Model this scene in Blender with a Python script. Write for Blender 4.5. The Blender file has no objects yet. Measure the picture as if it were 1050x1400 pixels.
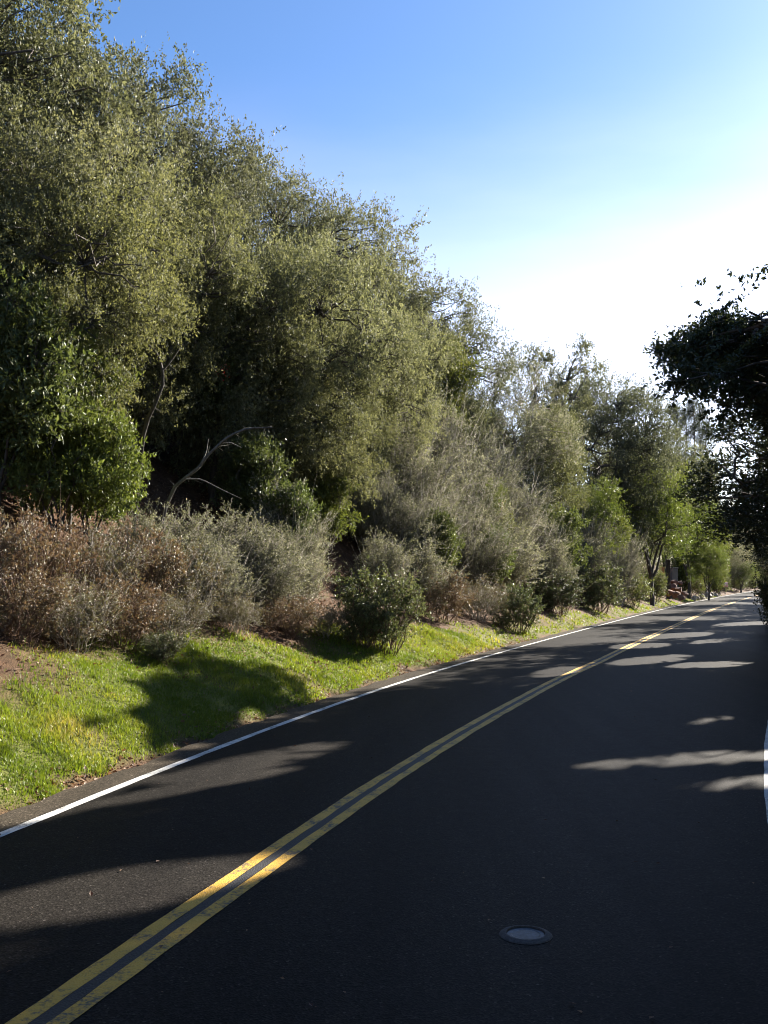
import bpy, math
import numpy as np
from mathutils import Vector
R = math.radians
rng = np.random.default_rng(7)
scene = bpy.context.scene
COL = scene.collection

# ------------------------------------------------------------------ camera
CAM_H, FPX, PITCH = 2.4, 1361.0, math.atan(88 / 1361.0)
cam_d = bpy.data.cameras.new('camera')
cam_d.sensor_fit = 'VERTICAL'; cam_d.sensor_height = 36.0; cam_d.lens = 35.0
cam_d.clip_start = 0.05; cam_d.clip_end = 5000
cam = bpy.data.objects.new('camera', cam_d); COL.objects.link(cam)
cam.location = (0, 0, CAM_H); cam.rotation_euler = (R(90) + PITCH, 0, 0)
scene.camera = cam

# ------------------------------------------------------------------ sky, sun, exposure
SUN_AZ, SUN_EL = 44.0, 26.0            # azimuth measured from +Y towards +X
world = bpy.data.worlds.new('World'); scene.world = world; world.use_nodes = True
wn = world.node_tree.nodes; wl = world.node_tree.links
sky = wn.new('ShaderNodeTexSky'); sky.sky_type = 'NISHITA'; sky.sun_disc = False
sky.sun_elevation = R(SUN_EL); sky.sun_rotation = R(SUN_AZ)
sky.air_density = 1.0; sky.dust_density = 0.7; sky.ozone_density = 7.0; sky.altitude = 300
# a pale veil of thin high haze lies all round above the horizon and is brighter towards the sun
tcw = wn.new('ShaderNodeTexCoord'); sep = wn.new('ShaderNodeSeparateXYZ'); wl.new(tcw.outputs['Generated'], sep.inputs[0])
nz = wn.new('ShaderNodeTexNoise'); nz.inputs['Scale'].default_value = 3.0; nz.inputs['Detail'].default_value = 5
mpw = wn.new('ShaderNodeMapping'); mpw.inputs['Scale'].default_value = (1, 1, 4); wl.new(tcw.outputs['Generated'], mpw.inputs['Vector']); wl.new(mpw.outputs[0], nz.inputs['Vector'])
el = wn.new('ShaderNodeMath'); el.operation = 'MULTIPLY_ADD'; wl.new(nz.outputs[0], el.inputs[0]); el.inputs[1].default_value = .10; wl.new(sep.outputs[2], el.inputs[2])
vm = wn.new('ShaderNodeMapRange'); vm.interpolation_type = 'SMOOTHSTEP'; wl.new(el.outputs[0], vm.inputs[0])
vm.inputs[1].default_value = .52; vm.inputs[2].default_value = .17; vm.inputs[3].default_value = 0; vm.inputs[4].default_value = 1
dt = wn.new('ShaderNodeVectorMath'); dt.operation = 'DOT_PRODUCT'; wl.new(tcw.outputs['Generated'], dt.inputs[0])
dt.inputs[1].default_value = (math.sin(R(SUN_AZ)) * math.cos(R(SUN_EL)), math.cos(R(SUN_AZ)) * math.cos(R(SUN_EL)), math.sin(R(SUN_EL)))
sg = wn.new('ShaderNodeMapRange'); wl.new(dt.outputs['Value'], sg.inputs[0]); sg.inputs[1].default_value = .45; sg.inputs[2].default_value = 1; sg.inputs[3].default_value = .25; sg.inputs[4].default_value = 1.0
vf = wn.new('ShaderNodeMath'); vf.operation = 'MULTIPLY'; wl.new(vm.outputs[0], vf.inputs[0]); wl.new(sg.outputs[0], vf.inputs[1])
vc = wn.new('ShaderNodeVectorMath'); vc.operation = 'SCALE'; vc.inputs[0].default_value = (5.6, 4.1, 2.7); wl.new(vf.outputs[0], vc.inputs['Scale'])
va = wn.new('ShaderNodeVectorMath'); va.operation = 'ADD'; wl.new(sky.outputs['Color'], va.inputs[0]); wl.new(vc.outputs[0], va.inputs[1])
wl.new(va.outputs[0], wn['Background'].inputs['Color'])
wn['Background'].inputs['Strength'].default_value = 0.05
sd = bpy.data.lights.new('sun', 'SUN'); sd.energy = 5.0; sd.angle = R(0.53); sd.color = (1.0, 0.93, 0.82)
sun = bpy.data.objects.new('sun', sd); COL.objects.link(sun)
sv = Vector((math.sin(R(SUN_AZ)) * math.cos(R(SUN_EL)), math.cos(R(SUN_AZ)) * math.cos(R(SUN_EL)), math.sin(R(SUN_EL))))
sun.rotation_euler = sv.to_track_quat('Z', 'Y').to_euler()
sun.location = sv * 300
vs = scene.view_settings
scene.display_settings.display_device = 'sRGB'
vs.view_transform = 'Standard'; vs.look = 'None'; vs.gamma = 1.0; vs.use_curve_mapping = False; vs.exposure = 2.15
scene.render.engine = 'CYCLES'
scene.cycles.max_bounces = 6; scene.cycles.diffuse_bounces = 3; scene.cycles.glossy_bounces = 2
scene.cycles.transmission_bounces = 4; scene.cycles.caustics_reflective = False; scene.cycles.caustics_refractive = False
scene.cycles.use_denoising = True; scene.cycles.filter_width = 1.0

# ------------------------------------------------------------------ road line (plan) and ground height
_sy = np.array([-60, 5, 9.4, 14, 20, 28, 36, 60, 90, 150, 250, 700.])
_ss = np.array([.16, .235, .247, .28, .325, .38, .394, .407, .432, .46, .48, .48])
_Y = np.arange(-60, 700, .25); _S = np.interp(_Y, _sy, _ss)
_X = np.concatenate([[0], np.cumsum((_S[1:] + _S[:-1]) * .125)]); _X += -3.57 - np.interp(9.42, _Y, _X)
def XL(Y): return np.interp(Y, _Y, _X)                       # left white line
def OY(Y): return np.interp(Y, [5, 11, 19, 28, 45, 90], [2.63, 2.91, 3.33, 3.66, 3.74, 3.72])   # double yellow
def OR(Y): return np.interp(Y, [8, 13, 20, 36, 90], [6.98, 7.52, 8.30, 8.62, 8.55])             # right white line
def PAVE_L(Y): return -np.interp(Y, [5, 12, 25, 45], [.30, .48, .55, .5])

_perm = rng.permutation(512); _val = rng.random(512)
def vnoise(x, y, s=1.0, k=0):
    x = np.asarray(x) / s + 37.3 * k + 1000; y = np.asarray(y) / s + 11.7 * k + 1000
    xi = np.floor(x).astype(int); yi = np.floor(y).astype(int); fx = x - xi; fy = y - yi
    fx = fx * fx * (3 - 2 * fx); fy = fy * fy * (3 - 2 * fy)
    h = lambda a, b: _val[(_perm[a & 511] + b * 7 + k * 13) & 511]
    return (h(xi, yi) * (1 - fx) + h(xi + 1, yi) * fx) * (1 - fy) + (h(xi, yi + 1) * (1 - fx) + h(xi + 1, yi + 1) * fx) * fy
def fbm(x, y, s=1.0, k=0): return (vnoise(x, y, s, k) + .5 * vnoise(x, y, s / 2.1, k + 1) + .25 * vnoise(x, y, s / 4.3, k + 2)) / 1.75

def BAND(Y): return np.interp(Y, [10, 17, 24, 38, 60, 90], [4.4, 4.4, 3.4, 2.3, 1.9, 1.6])      # width of the grass verge
def ground(X, Y):
    X = np.asarray(X, float); Y = np.asarray(Y, float)
    o = X - XL(Y); d = -(o - PAVE_L(Y)); b = BAND(Y)
    amp = np.interp(Y, [-20, 60, 90, 150, 300], [1, 1, .7, .35, .35])
    z = .42 * np.clip(d - .25, 0, b) + .80 * np.clip(d - .25 - b, 0, 9) + .38 * np.clip(d - 9.25 - b, 0, 25) + .05 * np.clip(d - 34 - b, 0, 400)
    z = z * amp
    ro = o - OR(Y) - .9
    z = z - .10 * np.clip(ro, 0, 14) + .03 * np.clip(ro - 40, 0, 400)
    off = np.clip(np.minimum(1, np.maximum(d - .1, ro)), 0, 1)
    z = z + off * ((fbm(X, Y, 2.2, 3) - .5) * .35 + (fbm(X, Y, .5, 5) - .5) * .08 + (fbm(X, Y, 9, 8) - .5) * .8 * np.clip(np.maximum(d - b, ro) / 4, 0, 1))
    return z - .03 - .05 * (1 - off)
def at(px, py, Y):
    """point of the place seen at photo pixel (px, py), Y metres ahead"""
    a = (px - 525) / FPX; b = (700 - py) / FPX
    dy = math.cos(PITCH) - math.sin(PITCH) * b; dz = math.sin(PITCH) + math.cos(PITCH) * b
    t = Y / dy
    return a * t, Y, CAM_H + dz * t
def y_for(px, d):
    """how far ahead the ray through column px comes d metres left of the left white line"""
    Y = np.arange(6, 400, .1); g = XL(Y) - (px - 525) / FPX * Y - d
    i = np.where((g[1:] >= 0) & (g[:-1] < 0))[0]
    return float(Y[i[0]]) if len(i) else 60.0

# ------------------------------------------------------------------ helpers: objects and properties
def tag(o, label=None, cat=None, group=None, kind=None):
    if label: o['label'] = label
    if cat: o['category'] = cat
    if group: o['group'] = group
    if kind: o['kind'] = kind
    return o
def empty(name, loc=(0, 0, 0), rz=0):
    o = bpy.data.objects.new(name, None); COL.objects.link(o); o.location = loc; o.rotation_euler = (0, 0, rz)
    o.empty_display_size = .2
    return o
def link(name, me, parent=None, loc=None):
    o = bpy.data.objects.new(name, me); COL.objects.link(o)
    if parent: o.parent = parent
    if loc is not None: o.location = loc
    return o
def mesh_np(name, V, F, mat, attrs=None, smooth=False):
    """V (n,3); F list of arrays (m,k) of faces"""
    me = bpy.data.meshes.new(name)
    V = np.asarray(V, np.float32)
    F = [np.asarray(f, np.int32) for f in (F if isinstance(F, list) else [F]) if len(f)]
    me.vertices.add(len(V)); me.vertices.foreach_set('co', V.ravel())
    L = np.concatenate([f.ravel() for f in F]); n = np.concatenate([np.full(len(f), f.shape[1], np.int32) for f in F])
    me.loops.add(len(L)); me.loops.foreach_set('vertex_index', L)
    me.polygons.add(len(n)); st = np.concatenate([[0], np.cumsum(n)[:-1]]).astype(np.int32)
    me.polygons.foreach_set('loop_start', st); me.polygons.foreach_set('loop_total', n)
    me.polygons.foreach_set('use_smooth', np.full(len(n), smooth))
    for k, (dom, a) in (attrs or {}).items():
        at_ = me.attributes.new(k, 'FLOAT', dom); at_.data.foreach_set('value', np.asarray(a, np.float32).ravel())
    me.update(calc_edges=True)
    if mat: me.materials.append(mat)
    return me
def nrm(v): return v / (np.linalg.norm(v, axis=-1, keepdims=True) + 1e-9)

# ------------------------------------------------------------------ materials
def new_mat(name):
    m = bpy.data.materials.new(name); m.use_nodes = True; n = m.node_tree.nodes; l = m.node_tree.links
    return m, n, l, n['Principled BSDF']
def ramp(n, l, src, stops):
    r = n.new('ShaderNodeValToRGB'); e = r.color_ramp.elements
    while len(e) < len(stops): e.new(.5)
    for i, (p, c) in enumerate(stops): e[i].position = p; e[i].color = (*c, 1)
    l.new(src, r.inputs[0]); return r.outputs[0]
def noise(n, l, scale, detail=4, vec=None, rough=.55):
    t = n.new('ShaderNodeTexNoise'); t.inputs['Scale'].default_value = scale; t.inputs['Detail'].default_value = detail
    t.inputs['Roughness'].default_value = rough
    if vec: l.new(vec, t.inputs['Vector'])
    return t.outputs[0]
def mixc(n, l, fac, a, b, mode='MIX'):
    m = n.new('ShaderNodeMix'); m.data_type = 'RGBA'; m.blend_type = mode
    for s, v in ((m.inputs[0], fac), (m.inputs[6], a), (m.inputs[7], b)):
        if isinstance(v, (int, float)): s.default_value = v
        elif isinstance(v, tuple): s.default_value = (*v, 1)
        else: l.new(v, s)
    return m.outputs[2]
def coords(n): return n.new('ShaderNodeTexCoord').outputs['Object']
def bump(n, l, h, strength, dist, bs):
    b = n.new('ShaderNodeBump'); b.inputs['Strength'].default_value = strength; b.inputs['Distance'].default_value = dist
    l.new(h, b.inputs['Height']); l.new(b.outputs[0], bs.inputs['Normal'])

def leaf_mat(name, stops, trans=.35, rough=.38, spec=.5, tcol=(1.1, 1.07, .70)):
    m, n, l, bs = new_mat(name)
    a = n.new('ShaderNodeAttribute'); a.attribute_name = 'tint'
    c = ramp(n, l, a.outputs['Fac'], stops)
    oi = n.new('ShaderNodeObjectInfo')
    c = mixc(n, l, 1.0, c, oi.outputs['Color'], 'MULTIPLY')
    l.new(c, bs.inputs['Base Color']); bs.inputs['Roughness'].default_value = rough
    bs.inputs['Specular IOR Level'].default_value = spec
    tr = n.new('ShaderNodeBsdfTranslucent'); tc = mixc(n, l, 1.0, c, tcol, 'MULTIPLY'); l.new(tc, tr.inputs['Color'])
    mx = n.new('ShaderNodeMixShader'); mx.inputs[0].default_value = trans
    l.new(bs.outputs[0], mx.inputs[1]); l.new(tr.outputs[0], mx.inputs[2]); l.new(mx.outputs[0], n['Material Output'].inputs['Surface'])
    return m
M_OAK = leaf_mat('oak_leaves', [(0, (.058, .063, .039)), (.5, (.112, .119, .070)), (1, (.195, .20, .132))], .42, .58, .3)
M_TOYON = leaf_mat('glossy_leaves', [(0, (.05, .062, .02)), (.5, (.085, .11, .034)), (1, (.13, .155, .055))], .36, .46, .35)
M_GREY = leaf_mat('grey_brush_leaves', [(0, (.06, .062, .038)), (.45, (.145, .148, .095)), (.75, (.24, .235, .165)), (1, (.40, .385, .30))], .30, .6, .25, (1.1, 1.1, .75))
M_BROWN = leaf_mat('dry_leaves', [(0, (.08, .058, .036)), (.3, (.14, .104, .064)), (.6, (.19, .16, .108)), (1, (.14, .145, .08))], .25, .5, .4, (1.2, .9, .6))
M_BRIGHT = leaf_mat('bright_leaves', [(0, (.06, .085, .018)), (.5, (.10, .135, .025)), (1, (.15, .17, .04))], .45, .4, .4)
M_DARK = leaf_mat('shaded_oak_leaves', [(0, (.02, .028, .012)), (.5, (.035, .045, .018)), (1, (.055, .065, .026))], .2, .5, .3)  # leaf colour darkened to carry the backlit shade of the right-hand crowns
M_MIXED = leaf_mat('sparse_olive_leaves', [(0, (.09, .065, .045)), (.35, (.12, .10, .06)), (.6, (.12, .125, .06)), (1, (.18, .18, .12))], .3, .5, .4, (1.15, 1, .65))
M_COYOTE = leaf_mat('bush_leaves', [(0, (.04, .05, .022)), (.45, (.085, .105, .042)), (1, (.18, .20, .10))], .3, .45, .4)
M_RED = leaf_mat('red_berries', [(0, (.25, .02, .012)), (1, (.4, .05, .02))], .2, .35, .5, (1, .6, .5))
M_NEEDLE = leaf_mat('pine_needles', [(0, (.06, .07, .05)), (1, (.11, .12, .085))], .2, .5, .3, (1, 1, .8))

def bark_mat(name, a, b):
    m, n, l, bs = new_mat(name); v = coords(n)
    mp = n.new('ShaderNodeMapping'); mp.inputs['Scale'].default_value = (9, 9, 2.2); l.new(v, mp.inputs['Vector'])
    h = noise(n, l, 1.6, 6, mp.outputs[0])
    l.new(ramp(n, l, h, [(.3, a), (.7, b)]), bs.inputs['Base Color']); bs.inputs['Roughness'].default_value = .9
    bump(n, l, h, .9, .04, bs)
    return m
M_BARK = bark_mat('bark', (.03, .024, .018), (.10, .085, .07))
M_TWIG = bark_mat('twig_bark', (.15, .13, .105), (.42, .38, .33))
M_RTWIG = bark_mat('red_twig_bark', (.07, .04, .028), (.17, .105, .075))
M_PALE = bark_mat('pale_dead_wood', (.05, .047, .042), (.16, .15, .135))

# ------------------------------------------------------------------ plant geometry (numpy)
class Tubes:
    def __init__(s): s.V = []; s.F = []; s.n = 0
    def add(s, pts, rad, k=5):
        pts = np.asarray(pts, float); rad = np.asarray(rad, float); m = len(pts)
        t = nrm(np.gradient(pts, axis=0)); ref = np.array([1., 0, 0]) if abs(t[0, 0]) < .8 else np.array([0, 1., 0])
        u = nrm(np.cross(t, ref)); w = np.cross(t, u)
        a = np.arange(k) / k * 2 * np.pi
        ring = pts[:, None] + rad[:, None, None] * (u[:, None] * np.cos(a)[None, :, None] + w[:, None] * np.sin(a)[None, :, None])
        s.V.append(ring.reshape(-1, 3))
        i, j = np.meshgrid(np.arange(m - 1), np.arange(k), indexing='ij'); j2 = (j + 1) % k
        s.F.append(s.n + np.stack([i * k + j, i * k + j2, (i + 1) * k + j2, (i + 1) * k + j], -1).reshape(-1, 4)); s.n += m * k
    def sticks(s, a, b, r):
        """many thin three-sided twigs a -> b"""
        n = len(a); t = nrm(b - a); u = nrm(np.cross(t, rng.normal(size=(n, 3)))); w = np.cross(t, u)
        ring = [a + r[:, None] * (u * math.cos(q) + w * math.sin(q)) for q in (0, 2.1, 4.2)]
        V = np.stack(ring + [b], 1).reshape(-1, 3); o = s.n + np.arange(n)[:, None] * 4
        s.T = getattr(s, 'T', []); s.T.append(np.concatenate([o + np.array([[0, 1, 3]]), o + np.array([[1, 2, 3]]), o + np.array([[2, 0, 3]])]))
        s.V.append(V); s.n += 4 * n
    def mesh(s, name, mat): return mesh_np(name, np.concatenate(s.V), ([np.concatenate(s.F)] if s.F else []) + ([np.concatenate(s.T)] if hasattr(s, 'T') else []), mat, smooth=True)
def curve_pts(a, b, sag, m=5, wob=.06):
    t = np.linspace(0, 1, m)[:, None]; L = np.linalg.norm(b - a)
    p = a + (b - a) * t + np.array([0, 0, 1.]) * (sag * L * np.sin(np.pi * t)); p[1:-1] += rng.normal(size=(m - 2, 3)) * wob * L
    return p
def leaf_faces(P, D, N, L, W):
    """folded rhombus leaves: base P, along D, normal about N"""
    S = nrm(np.cross(D, N)); N = np.cross(S, D); L = L[:, None]; W = W[:, None]
    mid = P + D * L * .45
    V = np.stack([P, mid + S * W * .5 + N * W * .18, P + D * L, mid - S * W * .5 + N * W * .18], 1).reshape(-1, 3)
    return V, (np.arange(len(P))[:, None] * 4 + np.arange(4)[None])
def leaf_mesh(name, s, d, ln, tint, nl, L, W, mat, up=.8, spread=.75, t0=.15, jit=.03, droop=0.):
    """nl leaves along each twig"""
    n = len(s); k = n * nl; i = np.repeat(np.arange(n), nl)
    t = t0 + (1 - t0) * rng.random(k)
    P = s[i] + d[i] * (ln[i] * t)[:, None] + rng.normal(size=(k, 3)) * jit; P[:, 2] -= droop * (ln[i] * t) ** 2
    D = nrm(d[i] * .8 + rng.normal(size=(k, 3)) * spread)
    N = rng.normal(size=(k, 3)) * .65 + np.array([0, 0, up])
    sc = .65 + .7 * rng.random(k)
    V, F = leaf_faces(P, D, N, L * sc, W * sc)
    tt = np.clip(tint[i] + rng.normal(size=k) * .26, 0, 1)
    return mesh_np(name, V, F, mat, {'tint': ('FACE', tt)})

SEEDS = {'spreading_oak': 4}
def reseed(kind):
    global rng
    rng = np.random.default_rng(sum(map(ord, kind)) * 7 + SEEDS.get(kind, 0))
def measured(me):
    """a crown with its true height and mean half width"""
    v = np.empty(len(me.vertices) * 3, np.float32); me.vertices.foreach_get('co', v); v = v.reshape(-1, 3)
    q = np.percentile(v, [1, 99], axis=0)
    return me, float(np.percentile(v[:, 2], 99.8)), float((q[1, 0] - q[0, 0] + q[1, 1] - q[0, 1]) / 4)
def tree_model(kind, H, Rc, base, nclump, rcl, ntwig, nl, L, W, mat, bark=M_BARK, tr=.16, up=.35, nlobes=13, lump=.28, flat=.75, shell=.45, lean=(0, 0), forks=6, sticks=0, spread=.75):
    """returns (trunk mesh, crown mesh, H, Rc)"""
    cz = H * (1 + base) / 2; hz = H * (1 - base) / 2; ctr = np.array([lean[0], lean[1], cz])
    reseed(kind); nlobe = nlobes; LC = []; LR = []
    for q in range(nlobe):
        best = None
        for _ in range(12):                                   # spread the lobes apart
            u = nrm(rng.normal(size=3)); u[2] = u[2] * .9 + .1
            c = ctr + u * np.array([Rc, Rc, hz]) * rng.uniform(.42, .72) * (1 + rng.uniform(-lump, lump) * .6)
            m_ = min([np.linalg.norm((c - e) / np.array([1, 1, .8])) for e in LC], default=9)
            if best is None or m_ > best[0]: best = (m_, c)
        LC.append(best[1]); LR.append(min(Rc, hz) * rng.uniform(.34, .56))
    LC = np.array(LC); LR = np.array(LR); C = []; OUT = []; LI = []
    tries = 0
    while len(C) < nclump and tries < nclump * 60:
        tries += 1
        q = rng.integers(nlobe); u = nrm(rng.normal(size=3)); u[2] = u[2] * .85 + .12
        c = LC[q] + u * LR[q] * (shell + (1 - shell) * rng.random() ** .5) * np.array([1, 1, .85])
        if tries < nclump * 40 and (np.sum(np.linalg.norm(LC - c, axis=1) < LR * .55) > (0 if shell > .4 else 1) or (C and np.min(np.linalg.norm(np.array(C) - c, axis=1)) < rcl * .42)): continue
        C.append(c); OUT.append(u); LI.append(q)
    for _ in range(44 if base < .1 else 0):                    # inner growth round the fork
        u = nrm(rng.normal(size=3)); C.append(np.array([0, 0, H * .24]) + u * np.array([1.7, 1.7, 1.3]) * rng.uniform(.5, 1)); OUT.append(u); LI.append(0)
    OUT = np.array(OUT); LT = rng.normal(size=nlobe) * .16
    C = np.array(C); T = Tubes()
    # trunk and limbs
    top = np.array([lean[0] * .6, lean[1] * .6, H * max(base, .12) * 1.15]); tp = curve_pts(np.zeros(3), top, 0, 6, .022); tp[0, 2] = -.5
    T.add(tp, np.linspace(tr * 1.25, tr * .8, 6), 8)
    limbs = []
    for j in range(forks):
        az = j / forks * 2 * np.pi + rng.uniform(-.4, .4); el = rng.uniform(.25, 1.2)
        e = ctr + np.array([math.cos(az) * math.cos(el) * Rc, math.sin(az) * math.cos(el) * Rc, math.sin(el) * hz * .9]) * rng.uniform(.5, .75)
        p = curve_pts(tp[-1 - (j % 2)], e, rng.uniform(-.05, .12), 7, .05); T.add(p, np.linspace(tr * .62, tr * .16, 7), 6); limbs.append(p)
    LP = np.concatenate(limbs)
    for c in C:
        q = LP[np.argmin(np.linalg.norm(LP - c, axis=1) + .35 * np.clip(LP[:, 2] - c[2], 0, 9))]
        T.add(curve_pts(q, c, rng.uniform(-.05, .1), 5, .06), np.linspace(tr * .22, tr * .05, 5), 4)
    rc = rcl * rng.uniform(.7, 1.25, len(C))
    i = np.repeat(np.arange(len(C)), ntwig); out = nrm(OUT)[i]
    d = nrm(rng.normal(size=(len(i), 3)) * .75 + out * .5 + np.array([0, 0, up]))
    ln = rc[i] * rng.uniform(.4, .98, len(i)); d2 = d * np.array([1, 1, flat])
    s = C[i] + rng.normal(size=(len(i), 3)) * (rc[i] * .28)[:, None] * np.array([1, 1, flat])
    if sticks: k = rng.random(len(i)) < sticks; T.sticks(s[k], (s + d2 * ln[:, None] * 1.05)[k], np.full(k.sum(), .007))
    tint = np.clip(.5 + LT[np.array(LI)] + rng.normal(size=len(C)) * .08, 0, 1)[i]
    return T.mesh(kind + '_trunk', bark), *measured(leaf_mesh(kind + '_crown', s, d2, ln, tint, nl, L, W, mat, spread=spread))

def shrub_model(kind, H, Rc, nstem, nside, ntw, nl, L, W, mat, bark, arch=.25, sr=.018, twig=.28, t0=.25, sticks=1.0, up=.4, spread=.75, fan=1.0):
    """stems fan out from the foot, side shoots along them, leaves along the shoots"""
    reseed(kind); T = Tubes(); S = []; D = []; LN = []; TI = []
    for j in range(nstem):
        az = rng.uniform(0, 2 * np.pi); rad = Rc * math.sqrt(rng.random()) * .95 * fan; hh = H * (1 - .4 * (rad / Rc) ** 2) * rng.uniform(.45, 1.0) ** .7
        a = np.array([math.cos(az), math.sin(az), 0]) * rad * .25; a[2] = -.3
        b = np.array([math.cos(az) * rad, math.sin(az) * rad, hh]); m = 7
        p = curve_pts(a, b, arch * .3, m, .045); p[-2:, 2] -= arch * np.array([0, .1]) * H
        T.add(p, np.linspace(sr, sr * .3, m), 4); ti = np.clip(.5 + rng.normal() * .18, 0, 1)
        t = rng.uniform(t0, 1, nside) * (m - 1); i0 = np.minimum(t.astype(int), m - 2); f = (t - i0)[:, None]
        q = p[i0] * (1 - f) + p[i0 + 1] * f; dirp = nrm(p[i0 + 1] - p[i0])
        dd = nrm(dirp * .55 + rng.normal(size=(nside, 3)) * .6 + np.array([0, 0, up])); ll = twig * H * rng.uniform(.4, 1.1, nside) * (1.1 - .4 * t / (m - 1))
        T.sticks(q, q + dd * ll[:, None], np.full(nside, sr * .3))
        k = np.repeat(np.arange(nside), ntw); tt = rng.uniform(.25, 1, len(k))
        s2 = q[k] + dd[k] * (ll[k] * tt)[:, None]; d2 = nrm(dd[k] + rng.normal(size=(len(k), 3)) * .6 + np.array([0, 0, up * .6])); l2 = ll[k] * rng.uniform(.25, .55, len(k))
        sel = rng.random(len(k)) < sticks
        T.sticks(s2[sel], (s2 + d2 * l2[:, None])[sel], np.full(sel.sum(), sr * .18))
        S += [s2]; D += [d2]; LN += [l2]; TI += [np.full(len(k), ti)]
    w_ = 26                                                    # bare whips that stick out of the foliage
    az = rng.uniform(0, 6.28, w_); rr = Rc * np.sqrt(rng.random(w_)); q0 = np.stack([np.cos(az) * rr * .7, np.sin(az) * rr * .7, H * rng.uniform(.25, .6, w_)], 1)
    q1 = q0 + np.stack([np.cos(az) * Rc * .45, np.sin(az) * Rc * .45, H * rng.uniform(.25, .62, w_)], 1) + rng.normal(size=(w_, 3)) * Rc * .2
    T.sticks(q0, q1, np.full(w_, sr * .35))
    cm = leaf_mesh(kind + '_foliage', np.concatenate(S), np.concatenate(D), np.concatenate(LN), np.concatenate(TI), nl, L, W, mat, spread=spread, t0=.1, jit=.015)
    return T.mesh(kind + '_stems', bark), *measured(cm)

def pine_model(kind, H, Rc, bare):
    T = Tubes(); p = curve_pts(np.zeros(3), np.array([.25, .1, H]), 0, 9, .006); p[0, 2] = -.5
    T.add(p, np.linspace(.2, .05, 9), 6); S = []; D = []; LN = []
    for j in range(60):
        z = H * (bare + (1 - bare) * rng.random() ** .8); c = np.array([np.interp(z, p[:, 2], p[:, 0]), np.interp(z, p[:, 2], p[:, 1]), z])
        az = rng.uniform(0, 6.28); r = Rc * (1.05 - .75 * (z / H - bare) / (1 - bare)) * rng.uniform(.35, 1)
        e = c + np.array([math.cos(az) * r, math.sin(az) * r, r * rng.uniform(.25, .8)])
        T.add(curve_pts(c, e, -.08, 4, .03), np.linspace(.05, .02, 4), 4)
        n = 14; S.append(np.repeat(e[None], n, 0) + rng.normal(size=(n, 3)) * .22); D.append(nrm(rng.normal(size=(n, 3)) + np.array([0, 0, .5]))); LN.append(np.full(n, .35))
    S = np.concatenate(S); D = np.concatenate(D); LN = np.concatenate(LN)
    return T.mesh(kind + '_trunk', M_BARK), leaf_mesh(kind + '_crown', S, D, LN, np.full(len(S), .5), 8, .32, .05, M_NEEDLE, jit=.05), H, Rc

MODELS = {
 'oak_a': tree_model('oak_a', 8.5, 3.8, .04, 320, .78, 24, 16, .078, .040, M_OAK, tr=.15, up=.08, lump=.3, flat=.9, nlobes=17, shell=.55),
 'oak_b': tree_model('oak_b', 7.5, 3.2, .04, 250, .74, 24, 16, .076, .039, M_OAK, tr=.13, lump=.4, up=.12, flat=.9, nlobes=13, shell=.55),
 'canopy_oak': tree_model('canopy_oak', 14.0, 7.0, .5, 220, 1.3, 18, 13, .17, .10, M_DARK, tr=.34, lump=.4, shell=.3, flat=.8, nlobes=18, forks=8),
 'open_oak': tree_model('open_oak', 8.0, 2.0, .42, 60, .65, 24, 15, .085, .042, M_OAK, tr=.13, lump=.5, up=.3, nlobes=7),
 'bright': tree_model('bright', 7.0, 2.8, .18, 130, .80, 24, 13, .090, .050, M_BRIGHT, tr=.13, lump=.4, up=.2, nlobes=11),
 'grey_tree': tree_model('grey_tree', 6.0, 2.6, .03, 150, .75, 26, 14, .060, .027, M_GREY, M_TWIG, tr=.10, lump=.4, up=.4, sticks=.5, nlobes=10),
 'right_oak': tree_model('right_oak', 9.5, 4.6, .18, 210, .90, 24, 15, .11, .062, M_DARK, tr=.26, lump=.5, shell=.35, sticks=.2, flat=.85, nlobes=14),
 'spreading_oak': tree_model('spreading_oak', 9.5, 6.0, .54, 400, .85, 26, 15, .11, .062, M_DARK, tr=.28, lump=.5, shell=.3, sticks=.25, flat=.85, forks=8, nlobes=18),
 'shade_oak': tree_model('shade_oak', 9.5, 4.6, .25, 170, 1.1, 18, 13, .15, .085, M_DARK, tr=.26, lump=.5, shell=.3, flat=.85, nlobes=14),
 'toyon': tree_model('toyon', 3.6, 1.8, .16, 80, .60, 18, 12, .115, .052, M_TOYON, tr=.07, lump=.5, up=.4, sticks=.2, nlobes=8),
 'brush_grey': shrub_model('brush_grey', 2.6, 1.3, 40, 20, 5, 6, .056, .027, M_GREY, M_TWIG, arch=.2),
 'brush_tall': shrub_model('brush_tall', 4.2, 2.2, 60, 22, 5, 6, .068, .030, M_GREY, M_TWIG, arch=.15, sr=.026),
 'brush_brown': shrub_model('brush_brown', 1.7, 1.1, 30, 16, 4, 4, .055, .032, M_BROWN, M_RTWIG, arch=.35, sr=.012, spread=.9),
 'brush_mixed': shrub_model('brush_mixed', 1.9, 1.2, 30, 16, 4, 4, .052, .030, M_MIXED, M_TWIG, arch=.3, sr=.013, spread=.9),
 'coyote': shrub_model('coyote', 1.8, 1.0, 30, 15, 5, 5, .062, .034, M_COYOTE, M_RTWIG, arch=.2, sr=.013, spread=.9),
 'pine': pine_model('pine', 22.0, 2.6, .45),
}
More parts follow.
